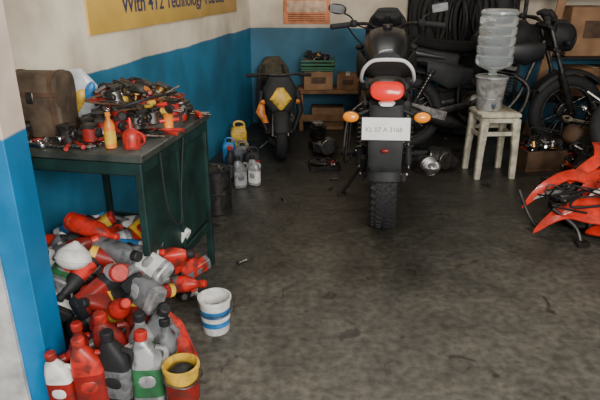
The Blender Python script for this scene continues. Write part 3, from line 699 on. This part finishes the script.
# low box of greasy spares between stool and scrap
gb=B('greasy_parts_box',T(1.80,4.02,0,.12)); gb.box((0,0,.01),(.34,.24,.02),WOOD)
for s in (-1,1): gb.box((0,s*.115,.08),(.34,.014,.14),BRN); gb.box((s*.165,0,.08),(.014,.24,.14),BRN)
heap(gb,0,0,.14,.09,.16,DRK,seed=4)
for i in range(26): tool(gb,T(rnd(-.12,.12),rnd(-.07,.07),.13+rnd(0,.07),rnd(0,6),rnd(-.6,.6),rnd(-.6,.6)),random.choice([0,2,4,4,5]))
for i in range(6): gb.sweep([(rnd(-.15,.15),rnd(-.1,.1),rnd(.12,.28)) for _ in range(4)],.006,random.choice([RUB,DRK,BPL]),6,sm=6)
gb.done()
ps=B('gearbox_casing',T(1.02,3.95,0,.4)); ps.box((0,0,.08),(.22,.16,.15),DRK,bev=.3); ps.cyl((0,-.1,.09),(0,.09,.09),.065,STL,seg=24); ps.cyl((.07,-.09,.07),(.07,.09,.07),.04,STL,seg=20); ps.done()
# jumbled red body panels with dark parts
rf=B('dismantled_red_motorcycle_fairing',T(1.63,2.90,0,.06)@Matrix.Scale(1.08,4))
def smooth_outline(P,k=5):
    n=len(P);Q=[]
    P=[Vector((p[0],p[1])) for p in P]
    for i in range(n):
        a,b_,c,d=P[i-1],P[i],P[(i+1)%n],P[(i+2)%n]
        for t in range(k):
            u=t/k; q=.5*((2*b_)+(c-a)*u+(2*a-5*b_+4*c-d)*u*u+(3*b_-a-3*c+d)*u**3); Q.append((q.x,q.y))
    return Q
cowl=smooth_outline([(-.30,-.01),(-.18,.05),(-.05,.06),(.02,.13),(.16,.15),(.27,.08),(.24,-.03),(.12,-.05),(.05,-.12),(-.08,-.09),(-.17,-.03)])
side=smooth_outline([(-.22,.02),(-.10,.07),(.06,.06),(.20,.09),(.24,.02),(.10,-.03),(.02,-.08),(-.10,-.05)])
hook=smooth_outline([(-.26,.0),(-.14,.045),(.02,.05),(.14,.02),(.20,-.08),(.13,-.10),(.08,-.02),(-.02,.0),(-.14,-.01)])
bul=lambda k:(lambda x,y:.06-k*x*x*1.2-k*2.4*y*y)
rf.plate(cowl,bul(1.3),.006,RPN,T(-.05,-.10,.13,.05,.35,-.10))
rf.plate(side,bul(1.6),.006,RPN,T(.10,-.24,.05,-.25,.55,.05))
rf.plate(hook,bul(1.2),.006,RPN,T(-.10,.12,.19,.30,.45,-.25))
rf.plate(cowl,bul(1.2),.006,RPN,T(.10,.10,.20,.35,.45,-.15)@Matrix.Diagonal((.8,-.8,1,1)))
rf.plate(hook,bul(1.4),.006,RPN,T(.10,.24,.27,.45,.5,-.3)@Matrix.Diagonal((1,-1,1,1)))
rf.plate(side,bul(1.6),.006,RDK,T(.18,.02,.22,.5,.3,.2))
rf.plate(hook,bul(1.4),.005,SIL,T(-.18,.05,.15,-.12,.5,-.12)@Matrix.Scale(.6,4))
rf.plate(side,bul(1.2),.005,WHT,T(.02,-.06,.215,.15,.35,-.12)@Matrix.Diagonal((.4,.3,.6,1)))
rf.box((.06,.05,.085),(.4,.32,.15),DRK,bev=.25); rf.cyl((-.02,-.14,.085),(-.02,.16,.085),.07,DRK,seg=24); rf.cyl((.18,-.14,.085),(.18,.16,.085),.05,DRK,seg=24)
rf.torus((.20,.18,.14),.17,.05,.05,RUB,(.45,.1,0),2.4,40,12)
rf.sweep([(-.25,-.08,.14),(-.17,-.16,.08),(-.15,-.2,.015)],.011,DRK,8,sm=5); rf.sweep([(-.35,.1,.18),(-.31,.05,.07),(-.28,.0,.012)],.010,DRK,8,sm=4)
rf.sweep([(.05,-.2,.1),(-.01,-.28,.05),(.0,-.33,.015)],.014,DRK,8,sm=4)
rf.box((.0,-.33,.014),(.09,.045,.026),DRK); rf.box((-.15,-.22,.012),(.06,.04,.022),DRK)
for i in range(9):
    rf.sweep([(rnd(-.28,.25),rnd(-.2,.28),rnd(.06,.24)) for _ in range(5)],rnd(.004,.007),random.choice([RUB,DRK,BPL,DRK]),6,sm=7)
for i in range(12):
    rf.M=T(rnd(-.25,.25),rnd(-.1,.28),rnd(.12,.2),rnd(0,6),rnd(-.6,.6),rnd(-.6,.6))@Matrix.Scale(1.3,4); tool(rf,Matrix(),random.choice([2,4,4,5])); rf.M=Matrix()
rf.done()

# ---------------------------------------------------------------- lights
fx=B('added_tube_fixture',T(.3,3.4,2.76)); fx.box((0,0,0),(1.2,.06,.05),WHT); fx.cyl((-.56,0,-.045),(.56,0,-.045),.014,mat('added_tube_glow',(1,1,.95),.4,var=0,emit=3)); fx.done()  # unseen ceiling tube, added as a carrier for extra fill light
def area(name,loc,tgt,sx,sy,e,c):
    L=D.lights.new(name,'AREA'); L.shape='RECTANGLE'; L.size=sx; L.size_y=sy; L.energy=e; L.color=c
    o=D.objects.new(name,L); COL.objects.link(o); o.location=loc
    o.rotation_euler=(Vector(tgt)-Vector(loc)).to_track_quat('-Z','Y').to_euler(); return o
area('added_fill_tube',(.3,3.4,2.68),(.3,3.4,0),1.1,.05,16,(1,.97,.9))  # fill light of the added tube
area('daylight_opening',(1.0,-1.2,1.9),(-.1,3.2,.95),2.2,1.3,195,(1,.95,.88))
W=D.worlds.new('sky'); bpy.context.scene.world=W; W.use_nodes=True
bgN=W.node_tree.nodes['Background']; bgN.inputs[0].default_value=(.9,.92,1,1); bgN.inputs[1].default_value=.42

# ---------------------------------------------------------------- camera
cam=D.cameras.new('camera'); co=D.objects.new('camera',cam); COL.objects.link(co)
cam.sensor_width=36; cam.lens=36*560/600; cam.clip_start=.02
co.location=(0,0,1.3); co.rotation_euler=(math.radians(90-21.4),0,0)
bpy.context.scene.camera=co
